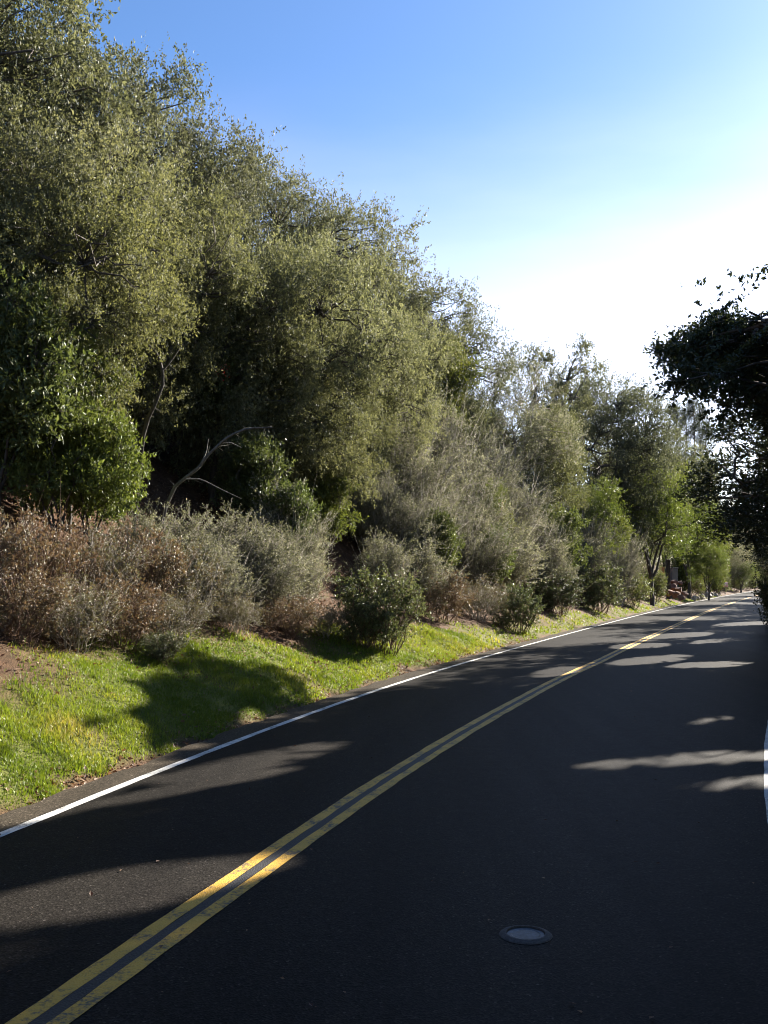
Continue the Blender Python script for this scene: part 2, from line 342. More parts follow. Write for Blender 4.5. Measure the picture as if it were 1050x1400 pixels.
def plant(model, name, px, top, d=None, w=None, Y=None, label='', cat='tree', group=None, col=(1, 1, 1), X=None, parts=('trunk', 'crown'), sink=0.0):
    """stand a plant where column px meets the verge offset d (or distance Y); its tip at photo row top, w pixels wide"""
    tm, cm, H, Rc = MODELS[model]
    if Y is None: Y = y_for(px, d)
    x, _, ztop = at(px, top, Y)
    z = float(ground(x, Y)) - sink
    sz = max(.15, (ztop - z) / H); sx = float(np.clip(w / FPX * Y / (2 * Rc), .74 * sz, 1.35 * sz)) if w else sz
    r = empty(name, (x, Y, z), (px * 1.37 + top * .73) % 6.28); r.scale = (sx, sx, sz)
    a = link(parts[0], tm, r); b = link(parts[1], cm, r)
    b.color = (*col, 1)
    tag(r, label, cat, group); PLANTED[label] = r
    return r
PLANTED = {}
ST = ('stems', 'foliage')
exec_after = []

# ------------------------------------------------------------------ ground
def build_ground():
    ys = np.concatenate([np.arange(-30, 4, 1.5), np.arange(4, 30, .3), np.arange(30, 70, .6), np.arange(70, 160, 2), np.geomspace(160, 1500, 24)])
    left = np.concatenate([-np.geomspace(1500, 30, 14), np.arange(-28, -13, 1.0), np.arange(-13, -.2, .25)])
    U = np.concatenate([left, [-.1, 0.4], [1.0], ])   # offsets relative to pavement edge (left) ...
    Rr = np.concatenate([[-1.0, -.3, 0, .3, .6, 1, 1.5], np.arange(2.2, 14, .8), np.geomspace(14, 1500, 18)])   # ... and right edge
    Yg = np.repeat(ys[:, None], len(U) + len(Rr), 1)
    xl = XL(np.minimum(ys, 690))
    Xg = np.concatenate([(xl + PAVE_L(ys))[:, None] + U[None], (xl + OR(ys) + .55)[:, None] + Rr[None]], 1)
    Z = ground(Xg, Yg); n, m = Xg.shape
    V = np.stack([Xg, Yg, Z], -1).reshape(-1, 3); i, j = np.meshgrid(np.arange(n - 1), np.arange(m - 1), indexing='ij')
    F = np.stack([i * m + j, i * m + j + 1, (i + 1) * m + j + 1, (i + 1) * m + j], -1).reshape(-1, 4)
    d = -(Xg - XL(Yg) - PAVE_L(Yg)); g = np.maximum(grass_mask(Xg, Yg), np.clip((Xg - XL(np.minimum(Yg, 690)) - OR(Yg) - 2.5) / 4, 0, 1) * np.clip(fbm(Xg, Yg, 3, 77) * 1.6 - .2, 0, .85))
    red = np.clip((d - BAND(Yg)) / 1.5, 0, 1)
    m_, nn, l, bs = new_mat('hillside_soil')
    v = coords(nn); h = noise(nn, l, 3.0, 8, v, .65); h2 = noise(nn, l, 40, 5, v)
    soil = ramp(nn, l, h, [(.3, (.07, .042, .026)), (.5, (.14, .08, .045)), (.7, (.20, .12, .07))])
    soil = mixc(nn, l, h2, mixc(nn, l, .65, soil, (.03, .02, .014), 'MULTIPLY'), soil)
    gr = ramp(nn, l, h2, [(.35, (.075, .085, .018)), (.65, (.14, .15, .035))])
    ga = nn.new('ShaderNodeAttribute'); ga.attribute_name = 'grass'
    l.new(mixc(nn, l, ga.outputs['Fac'], soil, gr), bs.inputs['Base Color']); bs.inputs['Roughness'].default_value = .95
    bs.inputs['Specular IOR Level'].default_value = .15
    bump(nn, l, h2, .8, .05, bs)
    me = mesh_np('ground', V, F, m_, {'grass': ('POINT', g)}, smooth=True)
    tag(link('ground', me), kind='structure')
def grass_mask(X, Y):
    d = -(X - XL(Y) - PAVE_L(Y)); b = BAND(Y)
    n = fbm(X, Y, 1.6, 20); e = (n - .5) * 2.4
    g = np.clip((d - .10 - (fbm(X, Y, .7, 31) - .35) * .9) / .25, 0, 1) * np.clip((b - np.interp(Y, [14, 24], [.8, .2]) - d + e * 1.3) / 1.5, 0, 1)
    g = g * np.clip(1.45 - 1.0 * np.clip((fbm(X, Y, .9, 41) - .56) * 6, 0, 1), 0, 1)
    thin = np.clip((d - 2.0) / 1.2, 0, 1) * np.clip((18.5 - Y) / 3, 0, 1) * np.clip((fbm(X, Y, .8, 57) - .30) * 5, 0, 1)
    return g * (1 - .85 * thin) * (Y < 125)
build_ground()

# ------------------------------------------------------------------ road, markings
STRIP_O = []
def strip(ys, o0, o1, z=0.0, cuts=None, wob=0.0, crown=True):
    ys = np.asarray(ys, float); cuts = np.linspace(0, 1, 2) if cuts is None else cuts
    a = o0(ys) + (wob and (vnoise(ys, ys * 0, .35, 51) - .5) * wob); b = o1(ys) + (wob and (vnoise(ys, ys * 0, .3, 61) - .5) * wob)
    O = a[:, None] + (b - a)[:, None] * cuts[None]
    STRIP_O[:] = [O]; X = XL(ys)[:, None] + O; Y = np.repeat(ys[:, None], len(cuts), 1)
    Z = np.full_like(X, z) ; n, m = X.shape
    i, j = np.meshgrid(np.arange(n - 1), np.arange(m - 1), indexing='ij')
    return np.stack([X, Y, Z], -1).reshape(-1, 3), np.stack([i * m + j, i * m + j + 1, (i + 1) * m + j + 1, (i + 1) * m + j], -1).reshape(-1, 4)
def asphalt_mat():
    m, n, l, bs = new_mat('asphalt'); v = coords(n)
    vo = n.new('ShaderNodeTexVoronoi'); vo.inputs['Scale'].default_value = 75; l.new(v, vo.inputs['Vector'])
    big = noise(n, l, .35, 5, v); mid = noise(n, l, 6, 5, v)
    mp = n.new('ShaderNodeMapping'); mp.inputs['Scale'].default_value = (1.6, .06, 1); mp.inputs['Rotation'].default_value = (0, 0, R(18)); l.new(v, mp.inputs['Vector'])
    trk = noise(n, l, 1.0, 3, mp.outputs[0])
    base = ramp(n, l, vo.outputs['Color'], [(.15, (.009, .0078, .0066)), (.55, (.018, .0158, .0135)), (.88, (.034, .030, .026)), (1, (.10, .09, .08))])
    base = mixc(n, l, .8, base, ramp(n, l, mid, [(.3, (.9, .9, .9)), (.7, (1.07, 1.06, 1.05))]), 'MULTIPLY')
    base = mixc(n, l, .8, base, ramp(n, l, trk, [(.35, (.75, .75, .76)), (.65, (1.15, 1.14, 1.12))]), 'MULTIPLY')
    at_ = n.new('ShaderNodeAttribute'); at_.attribute_name = 'across'
    w1 = n.new('ShaderNodeMath'); w1.operation = 'MULTIPLY_ADD'; l.new(mid, w1.inputs[0]); w1.inputs[1].default_value = .2; l.new(at_.outputs['Fac'], w1.inputs[2])
    w2 = n.new('ShaderNodeMath'); w2.operation = 'DIVIDE'; l.new(w1.outputs[0], w2.inputs[0]); w2.inputs[1].default_value = 9.0
    w3 = n.new('ShaderNodeMath'); w3.operation = 'ADD'; l.new(w1.outputs[0], w3.inputs[0]); w3.inputs[1].default_value = .6; l.new(w3.outputs[0], w2.inputs[0])
    k = lambda x: ((x + .1 + .6) / 9.0)
    path = ramp(n, l, w2.outputs[0], [(k(-.09), (3.2, 3.0, 2.6)), (k(-.03), (1, 1, 1)), (k(.75), (.78, .78, .79)), (k(1.4), (1.08, 1.07, 1.06)), (k(2.1), (.8, .8, .81)), (k(2.8), (1.1, 1.09, 1.08)), (k(4.0), (.8, .8, .82)), (k(5.0), (1.1, 1.09, 1.07)), (k(6.1), (.8, .8, .82)), (k(7.4), (1.1, 1.08, 1.05))])
    base = mixc(n, l, .9, base, path, 'MULTIPLY')
    l.new(base, bs.inputs['Base Color'])
    l.new(ramp(n, l, mid, [(.3, (.60,) * 3), (.7, (.65,) * 3)]), bs.inputs['Roughness']); bs.inputs['Specular IOR Level'].default_value = .06
    bump(n, l, vo.outputs['Distance'], .25, .008, bs)
    return m
def paint_mat(name, col, worn, thr):
    m, n, l, bs = new_mat(name); v = coords(n)
    a = noise(n, l, 26, 6, v, .7); b = noise(n, l, 3.2, 4, v)
    w = n.new('ShaderNodeMath'); w.operation = 'MULTIPLY_ADD'; l.new(b, w.inputs[0]); w.inputs[1].default_value = .7; l.new(a, w.inputs[2])
    f = ramp(n, l, w.outputs[0], [(thr, (0,) * 3), (thr + .16, (1,) * 3)])
    c = mixc(n, l, .6, col, ramp(n, l, b, [(.3, (.72, .70, .62)), (.7, (1.1, 1.05, 1)) ]), 'MULTIPLY')
    l.new(mixc(n, l, f, worn, c), bs.inputs['Base Color']); bs.inputs['Roughness'].default_value = .6
    vo = n.new('ShaderNodeTexVoronoi'); vo.inputs['Scale'].default_value = 75; l.new(v, vo.inputs['Vector'])
    bump(n, l, vo.outputs['Distance'], .6, .006, bs)
    return m
M_ASPH = asphalt_mat()
YR = np.concatenate([np.arange(-30, 3, .5), np.arange(3, 40, .12), np.arange(40, 120, .5), np.arange(120, 600, 4)])
def edgeL(y): return PAVE_L(y) + (vnoise(y, y * 0, .5, 71) - .5) * .16 + (vnoise(y, y * 0, .14, 72) - .5) * .06
def STRIP_O_(): return STRIP_O[0]
road = tag(link('road', mesh_np('road', *strip(YR, edgeL, lambda y: OR(y) + .55 + (vnoise(y, y * 0, .5, 73) - .5) * .15, 0, np.linspace(0, 1, 41)), M_ASPH, {'across': ('POINT', STRIP_O_())})), kind='structure')
M_YEL = paint_mat('yellow_paint', (.64, .375, .05), (.10, .085, .055), .68)
M_WHT = paint_mat('white_paint', (.62, .62, .60), (.14, .14, .135), .66)
M_BLK = paint_mat('black_paint', (.018, .018, .020), (.04, .04, .04), .5)
ym = YR[(YR < 260)]
for a, b in ((-.172, -.05), (.05, .172)):
    link('yellow_line', mesh_np('yellow_line', *strip(ym, lambda y: OY(y) + a, lambda y: OY(y) + b, .005, wob=.022), M_YEL), road)
link('black_stripe', mesh_np('black_stripe', *strip(ym, lambda y: OY(y) - .048, lambda y: OY(y) + .048, .004, wob=.006), M_BLK), road)
link('edge_line', mesh_np('edge_line', *strip(ym, lambda y: 0 * y - .055, lambda y: 0 * y + .065, .005, wob=.016), M_WHT), road)
link('edge_line', mesh_np('edge_line', *strip(ym, lambda y: OR(y) + .01, lambda y: OR(y) + .11, .005, wob=.02), M_WHT), road)

# ------------------------------------------------------------------ grass, litter
def scatter(n, y0, y1, d0, d1, pw=1.0):
    Y = y0 + (y1 - y0) * rng.random(n) ** pw; d = d0 + (d1 - d0) * rng.random(n)
    X = XL(Y) + PAVE_L(Y) - d
    return X, Y, d
def build_grass():
    Vs = []; Fs = []; T = []; o = 0
    for n, y0, y1, wid, ln in ((190000, 8, 19, .006, 1.0), (130000, 19, 34, .010, 1.1), (70000, 34, 120, .022, 1.3)):
        X, Y, d = scatter(n, y0, y1, .05, 6.5)
        gm = grass_mask(X, Y); clump = fbm(X, Y, .45, 81); k = rng.random(n) < gm * np.clip(clump * 1.6 - .05, .15, 1)
        X = X[k]; Y = Y[k]; c = clump[k]; n = len(X); hue = fbm(X, Y, 1.3, 91)
        hgt = (.04 + .055 * np.clip(c - .25, 0, 1) ** 1.2 * 1.6 + rng.random(n) * .03) * ln * (.6 + .8 * hue)
        az = rng.random(n) * 6.28; ben = rng.normal(size=(n, 2)) * .45
        P = np.stack([X, Y, ground(X, Y) - .01], -1); s = np.stack([np.cos(az), np.sin(az), 0 * az], -1) * (wid * (.6 + .8 * rng.random(n)))[:, None]
        t1 = P + np.stack([ben[:, 0] * .3, ben[:, 1] * .3, 0 * az + .6], -1) * hgt[:, None]; t2 = P + np.stack([ben[:, 0], ben[:, 1], 0 * az + 1], -1) * hgt[:, None]
        V = np.stack([P - s, P + s, t1 + s * .7, t1 - s * .7, t2], 1).reshape(-1, 3); b = o + np.arange(n)[:, None] * 5
        Vs.append(V); Fs.append((b + [[0, 1, 2, 3]], b + [[3, 2, 4]])); o += 5 * n
        T.append(np.clip(hue * 1.5 - .3 + rng.normal(size=n) * .16, 0, 1))
    mat = leaf_mat('grass_blades', [(0, (.085, .135, .016)), (.5, (.145, .20, .026)), (.85, (.22, .24, .05)), (1, (.32, .28, .12))], .45, .45, .4, (1.25, 1.15, .45))
    me = mesh_np('grass', np.concatenate(Vs), [np.concatenate([f[0] for f in Fs]), np.concatenate([f[1] for f in Fs])], mat, {'tint': ('FACE', np.concatenate(T + T))})
    tag(link('grass', me), 'bright green grass on the verge between the white edge line and the brush', 'grass', kind='stuff')
def build_litter():
    Ps = []
    for n, y0, y1, d0, d1, f in ((36000, 8, 32, .8, 9, 'up'), (9000, 8, 40, .0, 1.0, 'edge'), (5000, 30, 80, 1.5, 7, 'up')):
        X, Y, d = scatter(n, y0, y1, d0, d1); q = rng.random(n)
        if f == 'up': k = q < np.clip((d - BAND(Y) + 2.6) / 2.8 + (fbm(X, Y, 1.1, 44) - .5) * 1.4, .04, 1)
        else: k = q < np.clip(1.1 - np.abs(d - .3) / .45, 0, 1) * np.clip(fbm(X, Y, 1.0, 46) * 2.2 - .6, .05, 1)
        Ps.append(np.stack([X, Y, ground(X, Y) + .012], -1)[k])
    P = np.concatenate(Ps); n = len(P); D = nrm(rng.normal(size=(n, 3)) * [1, 1, .35]); N = rng.normal(size=(n, 3)) * .45 + [0, 0, 1]
    sc = rng.uniform(.5, 1.3, n); V, F = leaf_faces(P, D, N, .075 * sc, .045 * sc)
    mat = leaf_mat('leaf_litter', [(0, (.06, .032, .02)), (.5, (.15, .085, .05)), (1, (.28, .19, .12))], .2, .6, .3, (1.2, .9, .6))
    tag(link('leaf_litter', mesh_np('leaf_litter', V, F, mat, {'tint': ('FACE', rng.random(n))})), 'brown fallen leaves strewn on the bank above the grass and along the pavement edge', 'leaf litter', kind='stuff')
build_grass(); build_litter()

# ------------------------------------------------------------------ valve cover
def valve_cover():
    x, y, _ = .95, 6.84, 0
    r = tag(empty('valve_cover', (x, y, 0), .2), 'small round metal utility cover set in the right hand lane', 'utility cover')
    m, n, l, bs = new_mat('cast_iron'); bs.inputs['Metallic'].default_value = .9; bs.inputs['Roughness'].default_value = .42
    v = coords(n); h = noise(n, l, 30, 4, v); l.new(ramp(n, l, h, [(.3, (.012, .016, .02)), (.7, (.035, .05, .07))]), bs.inputs['Base Color']); bump(n, l, h, .4, .004, bs)
    m2, n2, l2, b2 = new_mat('concrete_ring'); h2 = noise(n2, l2, 60, 4, coords(n2)); l2.new(ramp(n2, l2, h2, [(.3, (.025, .025, .025)), (.7, (.075, .072, .07))]), b2.inputs['Base Color']); b2.inputs['Roughness'].default_value = .8
    def lathe(prof, k=40):
        a = np.arange(k) / k * 2 * np.pi; P = np.array(prof)
        V = np.stack([P[:, 0][:, None] * np.cos(a), P[:, 0][:, None] * np.sin(a), np.repeat(P[:, 1][:, None], k, 1)], -1).reshape(-1, 3)
        i, j = np.meshgrid(np.arange(len(P) - 1), np.arange(k), indexing='ij'); j2 = (j + 1) % k
        return V, np.stack([i * k + j, i * k + j2, (i + 1) * k + j2, (i + 1) * k + j], -1).reshape(-1, 4)
    link('ring', mesh_np('ring', *lathe([(.178, .003), (.168, .010), (.142, .019), (.130, .019), (.127, .006), (.127, .0045)]), m2), r)
    link('lid', mesh_np('lid', *lathe([(.125, .0045), (.124, .009), (.10, .0085), (.09, .0065), (.03, .006), (.001, .006)]), m), r)
valve_cover()

# ------------------------------------------------------------------ trees and brush
def grow(rows):
    for r in rows: plant(**r)
G = lambda *a, **k: dict(zip(('model', 'name', 'px', 'top', 'd', 'w', 'label'), a)) | k
grow([
 # crowns that make the skyline, well up the slope
 G('oak_a', 'oak_tree', -85, -150, 11.5, 270, 'tall grey green oak at the top left corner, its tip out of frame', col=(1.1, 1.1, 1.05)),
 G('oak_a', 'oak_tree', 128, 84, 11.5, 190, 'oak whose rounded top meets the blue sky second from the left'),
 G('oak_b', 'oak_tree', 226, 150, 11, 110, 'dark oak shoulder sticking out right of the second oak against blue sky', col=(.82, .82, .92)),
 G('oak_a', 'oak_tree', 358, 236, 11, 140, 'pointed grey green oak right of the dip in the skyline'),
 G('oak_b', 'oak_tree', 446, 282, 11, 95, 'sprig topped oak standing just right of the pointed oak', col=(.95, .95, 1)),
 G('oak_a', 'oak_tree', 500, 348, 10, 120, 'oak with feathery top where blue sky turns white'),
 G('oak_b', 'oak_tree', 592, 410, 9, 100, 'dark oak with a branch reaching out over white sky', col=(.85, .87, .9)),
 # crowns in front of them
 G('oak_b', 'oak_tree', 40, 150, 8.5, 250, 'grey green oak between the corner oak and the broad yellow green oak', col=(1.15, 1.12, 1)),
 G('oak_a', 'oak_tree', 190, 240, 8.3, 220, 'oak with mixed yellow and grey foliage below the dark oak shoulder', col=(1.1, 1.09, .92)),
 G('oak_a', 'oak_tree', 75, 250, 7.3, 290, 'broad yellow green oak low at the left side', col=(1.18, 1.16, .86)),
 G('oak_b', 'oak_tree', 295, 300, 7.8, 190, 'oak filling the slope below the dip in the skyline', col=(1.08, 1.08, .95)),
 G('oak_a', 'oak_tree', 408, 330, 7.0, 220, 'silvery oak in the middle of the slope above the grey brush', col=(1.3, 1.3, 1.25)),
 G('oak_b', 'oak_tree', 300, 420, 8.4, 170, 'oak above the dark hollow and the pale arching branch', col=(1.05, 1.05, 1)),
 G('oak_b', 'oak_tree', 480, 400, 7.2, 140, 'grey green oak below the sprig topped oak', col=(1.2, 1.2, 1.1)),
 G('oak_b', 'oak_tree', 425, 475, 6.4, 130, 'low grey green oak right of the dark hollow', col=(1.2, 1.18, 1)),
 G('bright', 'oak_tree', 575, 445, 8.6, 150, 'yellow green tree halfway up the slope below the feathery topped oak', col=(.95, .85, .8)),
 G('grey_tree', 'oak_tree', 690, 480, 6.5, 120, 'greyish tree with two thin tips against the white sky'),
 G('open_oak', 'oak_tree', 762, 464, 6.5, 75, 'slim open tree with bare trunk showing against white sky'),
 G('oak_a', 'oak_tree', 822, 512, 5.0, 120, 'round dark oak at the right end of the slope', col=(.75, .78, .85)),
 G('oak_b', 'oak_tree', 735, 560, 5.2, 140, 'olive green oak in front of the slim open tree', col=(1.2, 1.2, .95)),
 G('oak_b', 'oak_tree', 640, 540, 8.0, 110, 'low olive oak between the yellow green tree and the greyish tree', col=(1.1, 1.1, 1)),
 G('bright', 'roadside_tree', 888, 625, 1.5, 105, 'bright green young tree with dark straight trunk close to the road'),
 G('bright', 'roadside_tree', 940, 668, 1.7, 85, 'yellow green tree right of the straight trunked young tree', col=(.9, .9, .9)),
 G('oak_b', 'oak_tree', 868, 590, 4.5, 85, 'oak with a dark limb behind the straight trunked young tree', col=(.85, .88, .85)),
 # glossy shrubs at left
 G('toyon', 'toyon_shrub', 5, 400, 7.0, 170, 'dark glossy leaved shrub at the left edge of the frame', cat='shrub'),
 G('toyon', 'toyon_shrub', 100, 440, 6.9, 150, 'glossy leaved shrub left of the bare soil patch', cat='shrub', col=(1.1, 1.1, .95)),
 G('toyon', 'toyon_shrub', 80, 530, 6.2, 110, 'bright glossy shrub above the dark hollow at left', cat='shrub', col=(1.35, 1.35, 1)),
 G('toyon', 'toyon_shrub', 128, 565, 6.0, 70, 'small bright leaved shrub left of the dark hollow', cat='shrub', col=(1.45, 1.45, 1)),
 G('toyon', 'toyon_shrub', 245, 440, 8.8, 120, 'green leafy shrub above the bare soil patch', cat='shrub', col=(1., 1., .85)),
 G('toyon', 'toyon_shrub', 350, 590, 6.0, 50, 'small leaved shrub behind the tip of the pale arching branch', cat='shrub', col=(.9, .9, .95)),
])
BR = 'brush along the foot of the slope'
for px, top, d, w, model, label in (
  (8, 685, 4.9, 130, 'brush_brown', 'rusty brown dry brush at the left frame edge, topmost of the brown brush'),
  (75, 705, 4.8, 120, 'brush_brown', 'rusty dry brush below the bright glossy shrub'),
  (135, 715, 4.7, 115, 'brush_mixed', 'olive brown brush under the small bright leaved shrub'),
  (190, 715, 4.6, 110, 'brush_brown', 'dry brown brush at the lower left end of the dark hollow'),
  (248, 740, 4.3, 110, 'brush_mixed', 'olive brown brush above the low dark bush'),
  (28, 770, 4.0, 120, 'brush_brown', 'dry brown brush by the thin dark stem at the left edge'),
  (95, 785, 3.9, 120, 'brush_mixed', 'thin olive brown brush just above the grass at left'),
  (165, 785, 3.8, 110, 'brush_brown', 'brown brush up the bank left of the low dark bush'),
  (235, 805, 3.6, 100, 'brush_mixed', 'sparse brush directly behind the low dark bush'),
  (200, 690, 5.2, 110, 'brush_grey', 'grey green brush in front of the dark hollow, leftmost there'),
  (262, 692, 5.1, 110, 'brush_grey', 'grey green brush under the foot of the pale arching branch'),
  (322, 690, 5.0, 115, 'brush_grey', 'grey green brush below the middle of the pale arching branch'),
  (385, 650, 5.2, 120, 'brush_grey', 'grey green brush right of the dark hollow'),
  (295, 735, 4.3, 120, 'brush_grey', 'grey twiggy brush second row, straight above the right end of the low dark bush shadow'),
  (358, 715, 4.2, 125, 'brush_grey', 'grey twiggy brush lower down below the dark hollow'),
  (408, 715, 4.1, 85, 'brush_grey', 'grey twiggy brush left of the bare soil streak'),
  (320, 805, 3.5, 100, 'brush_mixed', 'low straggly brush at the grass edge midway between both lone bushes'),
  (390, 812, 3.3, 100, 'brush_brown', 'low brown brush at the grass edge left of the big lone bush'),
  (445, 822, 3.0, 70, 'brush_mixed', 'small thin brush against the left side of the big lone bush'),
  (512, 560, 7.2, 130, 'brush_tall', 'tall grey leafless looking brush high on the slope right of the soil streak'),
  (580, 532, 7.2, 160, 'brush_tall', 'topmost silver grey brush in the middle of the slope'),
  (640, 580, 6.8, 130, 'brush_tall', 'tall grey brush on the right flank of the silver grey brush'),
  (545, 585, 6.0, 150, 'brush_tall', 'wide grey brush right below the topmost silver grey brush'),
  (612, 612, 5.6, 150, 'brush_tall', 'grey brush on the slope up and right from the big lone bush'),
  (515, 640, 5.6, 90, 'brush_tall', 'thin grey brush on the right bank of the soil streak'),
  (555, 655, 4.9, 140, 'brush_tall', 'grey brush straight above the big lone bush'),
  (622, 680, 4.3, 140, 'brush_tall', 'grey brush low on the slope right above the big lone bush'),
  (518, 725, 4.2, 80, 'brush_grey', 'small grey brush behind the top of the big lone bush'),
  (575, 725, 3.7, 115, 'brush_grey', 'small grey brush behind the right shoulder of the big lone bush'),
  (672, 640, 5.6, 130, 'brush_tall', 'olive grey brush below the greyish two tipped tree'),
  (682, 700, 3.6, 115, 'brush_grey', 'grey brush behind the first dark bush of the far verge'),
  (720, 690, 4.2, 110, 'brush_tall', 'grey brush on the slope under the olive green oak'),
  (745, 735, 3.2, 80, 'brush_grey', 'small grey brush at the verge under the olive green oak'),
  (780, 680, 3.8, 95, 'brush_tall', 'grey brush under the round dark oak'),
  (800, 735, 2.9, 70, 'brush_grey', 'small grey brush at the verge under the round dark oak'),
  (600, 775, 3.0, 90, 'brush_brown', 'low brown brush right of the big lone bush'),
  (650, 785, 2.7, 90, 'brush_mixed', 'low olive brown brush left of the first dark bush of the far verge'),
  (838, 720, 2.6, 80, 'brush_tall', 'grey green brush left of the straight trunked young tree')):
    r_ = plant(model, 'brush', px, top, d, w, label=label, parts=ST, cat='shrub', group=BR)
    q_ = rng.uniform(.85, 1.15); r_.children[1].color = (q_, q_ * rng.uniform(.94, 1.04), q_ * rng.uniform(.85, 1.05), 1)
grow([
 G('toyon', 'leafy_shrub', 448, 640, 5.6, 60, 'small yellow green shrub at the top of the bare soil streak', cat='shrub', col=(1.35, 1.3, .9)),
 G('toyon', 'leafy_shrub', 664, 720, 3.4, 60, 'green leafy shrub with red berries between the grey brush', cat='shrub', col=(1.1, 1.15, .9)),
 G('bright', 'leafy_shrub', 655, 655, 4.6, 55, 'yellow green shrub poking out of the grey brush', cat='shrub', col=(.95, .9, .9)),
 G('toyon', 'leafy_shrub', 765, 690, 3.0, 55, 'dark green shrub between two grey brushes below the olive green oak', cat='shrub', col=(1., 1., .9)),
 G('bright', 'leafy_shrub', 806, 655, 3.0, 60, 'light green shrub below the round dark oak', cat='shrub', col=(.85, .85, .85)),
 G('toyon', 'leafy_shrub', 398, 655, 5.0, 45, 'dark leafy shrub at the right end of the dark hollow', cat='shrub', col=(.85, .9, .85)),
 G('toyon', 'leafy_shrub', 592, 700, 3.9, 55, 'small green shrub in the middle of the grey brush', cat='shrub', col=(1., 1., .9)),
 G('coyote', 'roadside_bush', 520, 772, 1.8, 105, 'big dense bush standing alone at the road edge', cat='shrub', parts=ST),
 G('coyote', 'roadside_bush', 494, 815, 2.1, 60, 'smaller bush leaning against the left of the big lone bush', cat='shrub', parts=ST, col=(.85, .85, .8)),
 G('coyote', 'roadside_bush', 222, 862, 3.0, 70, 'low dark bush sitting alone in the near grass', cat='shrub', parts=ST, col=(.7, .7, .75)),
 G('coyote', 'roadside_bush', 706, 795, 1.5, 65, 'dark green bush, first one of the far verge', cat='shrub', parts=ST, col=(.85, .9, .9)),
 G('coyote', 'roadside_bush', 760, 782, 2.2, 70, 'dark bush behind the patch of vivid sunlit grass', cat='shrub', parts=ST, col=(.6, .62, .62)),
 G('coyote', 'roadside_bush', 815, 765, 1.9, 70, 'leafy bush right of the patch of vivid sunlit grass', cat='shrub', parts=ST),
 G('coyote', 'roadside_bush', 858, 772, 1.9, 55, 'light green bush at the foot of the straight trunked young tree', cat='shrub', parts=ST, col=(1.3, 1.3, .9)),
 G('coyote', 'roadside_bush', 893, 778, 2.0, 40, 'green bush right behind the trunk of the straight trunked young tree', cat='shrub', parts=ST, col=(1.2, 1.2, .85)),
 G('toyon', 'leafy_shrub', 935, 752, 2.6, 45, 'leafy shrub above the rust red boulders right of the grey brown cabinet', cat='shrub', col=(1.2, 1.2, .9)),
 G('coyote', 'roadside_bush', 940, 765, 2.2, 50, 'green bush above the row of rough stones', cat='shrub', parts=ST, col=(1.3, 1.3, .8)),
 G('coyote', 'roadside_bush', 972, 762, 1.5, 42, 'rounded light green bush where the road bends away', cat='shrub', parts=ST, col=(1.5, 1.5, .8)),
])
# right hand side
def lit_patch(X, Y, skip=()):
    """ground spots picked to be sunlit, for which gaps are cut in the crowns"""
    X = np.asarray(X); Y = np.asarray(Y); o = np.zeros(X.shape, bool)
    for n_, (x0, y0, x1, y1, wd) in enumerate(SUN_SPOTS):
        if n_ in skip: continue
        dx, dy = x1 - x0, y1 - y0; L2 = dx * dx + dy * dy
        t = np.clip(((X - x0) * dx + (Y - y0) * dy) / L2, 0, 1)
        dist = np.hypot(X - x0 - t * dx, Y - y0 - t * dy)
        o |= dist < wd * (.35 + .65 * np.sin(np.pi * (.08 + .84 * t)))
    return o
SUN_SPOTS = []  # sunlit strokes picked on the ground; foliage in their light is cut away
def thinned(me, root, name, skip=()):
    """the same crown without the leaves that would shade a picked sunlit spot"""
    n = len(me.polygons); v = np.empty(n * 12, np.float32); me.vertices.foreach_get('co', v); v = v.reshape(n, 4, 3)
    tint = np.empty(n, np.float32); me.attributes['tint'].data.foreach_get('value', tint)
    c = v.mean(1); M = np.array(root.matrix_basis); w = c @ M[:3, :3].T + M[:3, 3]
    k = w[:, 2] / sv.z; keep = ~lit_patch(w[:, 0] - sv.x * k, w[:, 1] - sv.y * k, skip)
    if keep.all(): return me
    v = v[keep]; return mesh_np(name, v.reshape(-1, 3), np.arange(len(v) * 4).reshape(-1, 4), me.materials[0], {'tint': ('FACE', tint[keep])})
def thinned_wood(me, root, name):
    """the same trunk and limbs without the fine wood that would shade those spots"""
    nv, nf, nl = len(me.vertices), len(me.polygons), len(me.loops)
    v = np.empty(nv * 3, np.float32); me.vertices.foreach_get('co', v); v = v.reshape(-1, 3)
    li = np.empty(nl, np.int32); me.loops.foreach_get('vertex_index', li); ls = np.empty(nf, np.int32); me.polygons.foreach_get('loop_start', ls); lt = np.empty(nf, np.int32); me.polygons.foreach_get('loop_total', lt)
    i4 = li[ls[:, None] + np.minimum(np.arange(4)[None], lt[:, None] - 1)]
    p = v[i4]; c = p.mean(1); e = np.minimum(np.linalg.norm(p[:, 1] - p[:, 0], axis=1), np.linalg.norm(p[:, 2] - p[:, 1], axis=1))
    M = np.array(root.matrix_basis); w = c @ M[:3, :3].T + M[:3, 3]; k = w[:, 2] / sv.z
    keep = ~(lit_patch(w[:, 0] - sv.x * k, w[:, 1] - sv.y * k) & (e < .18))
    if keep.all(): return me
    return mesh_np(name, v, [f for f in (i4[keep & (lt == 4)], i4[keep & (lt == 3)][:, :3]) if len(f)], me.materials[0], smooth=True)
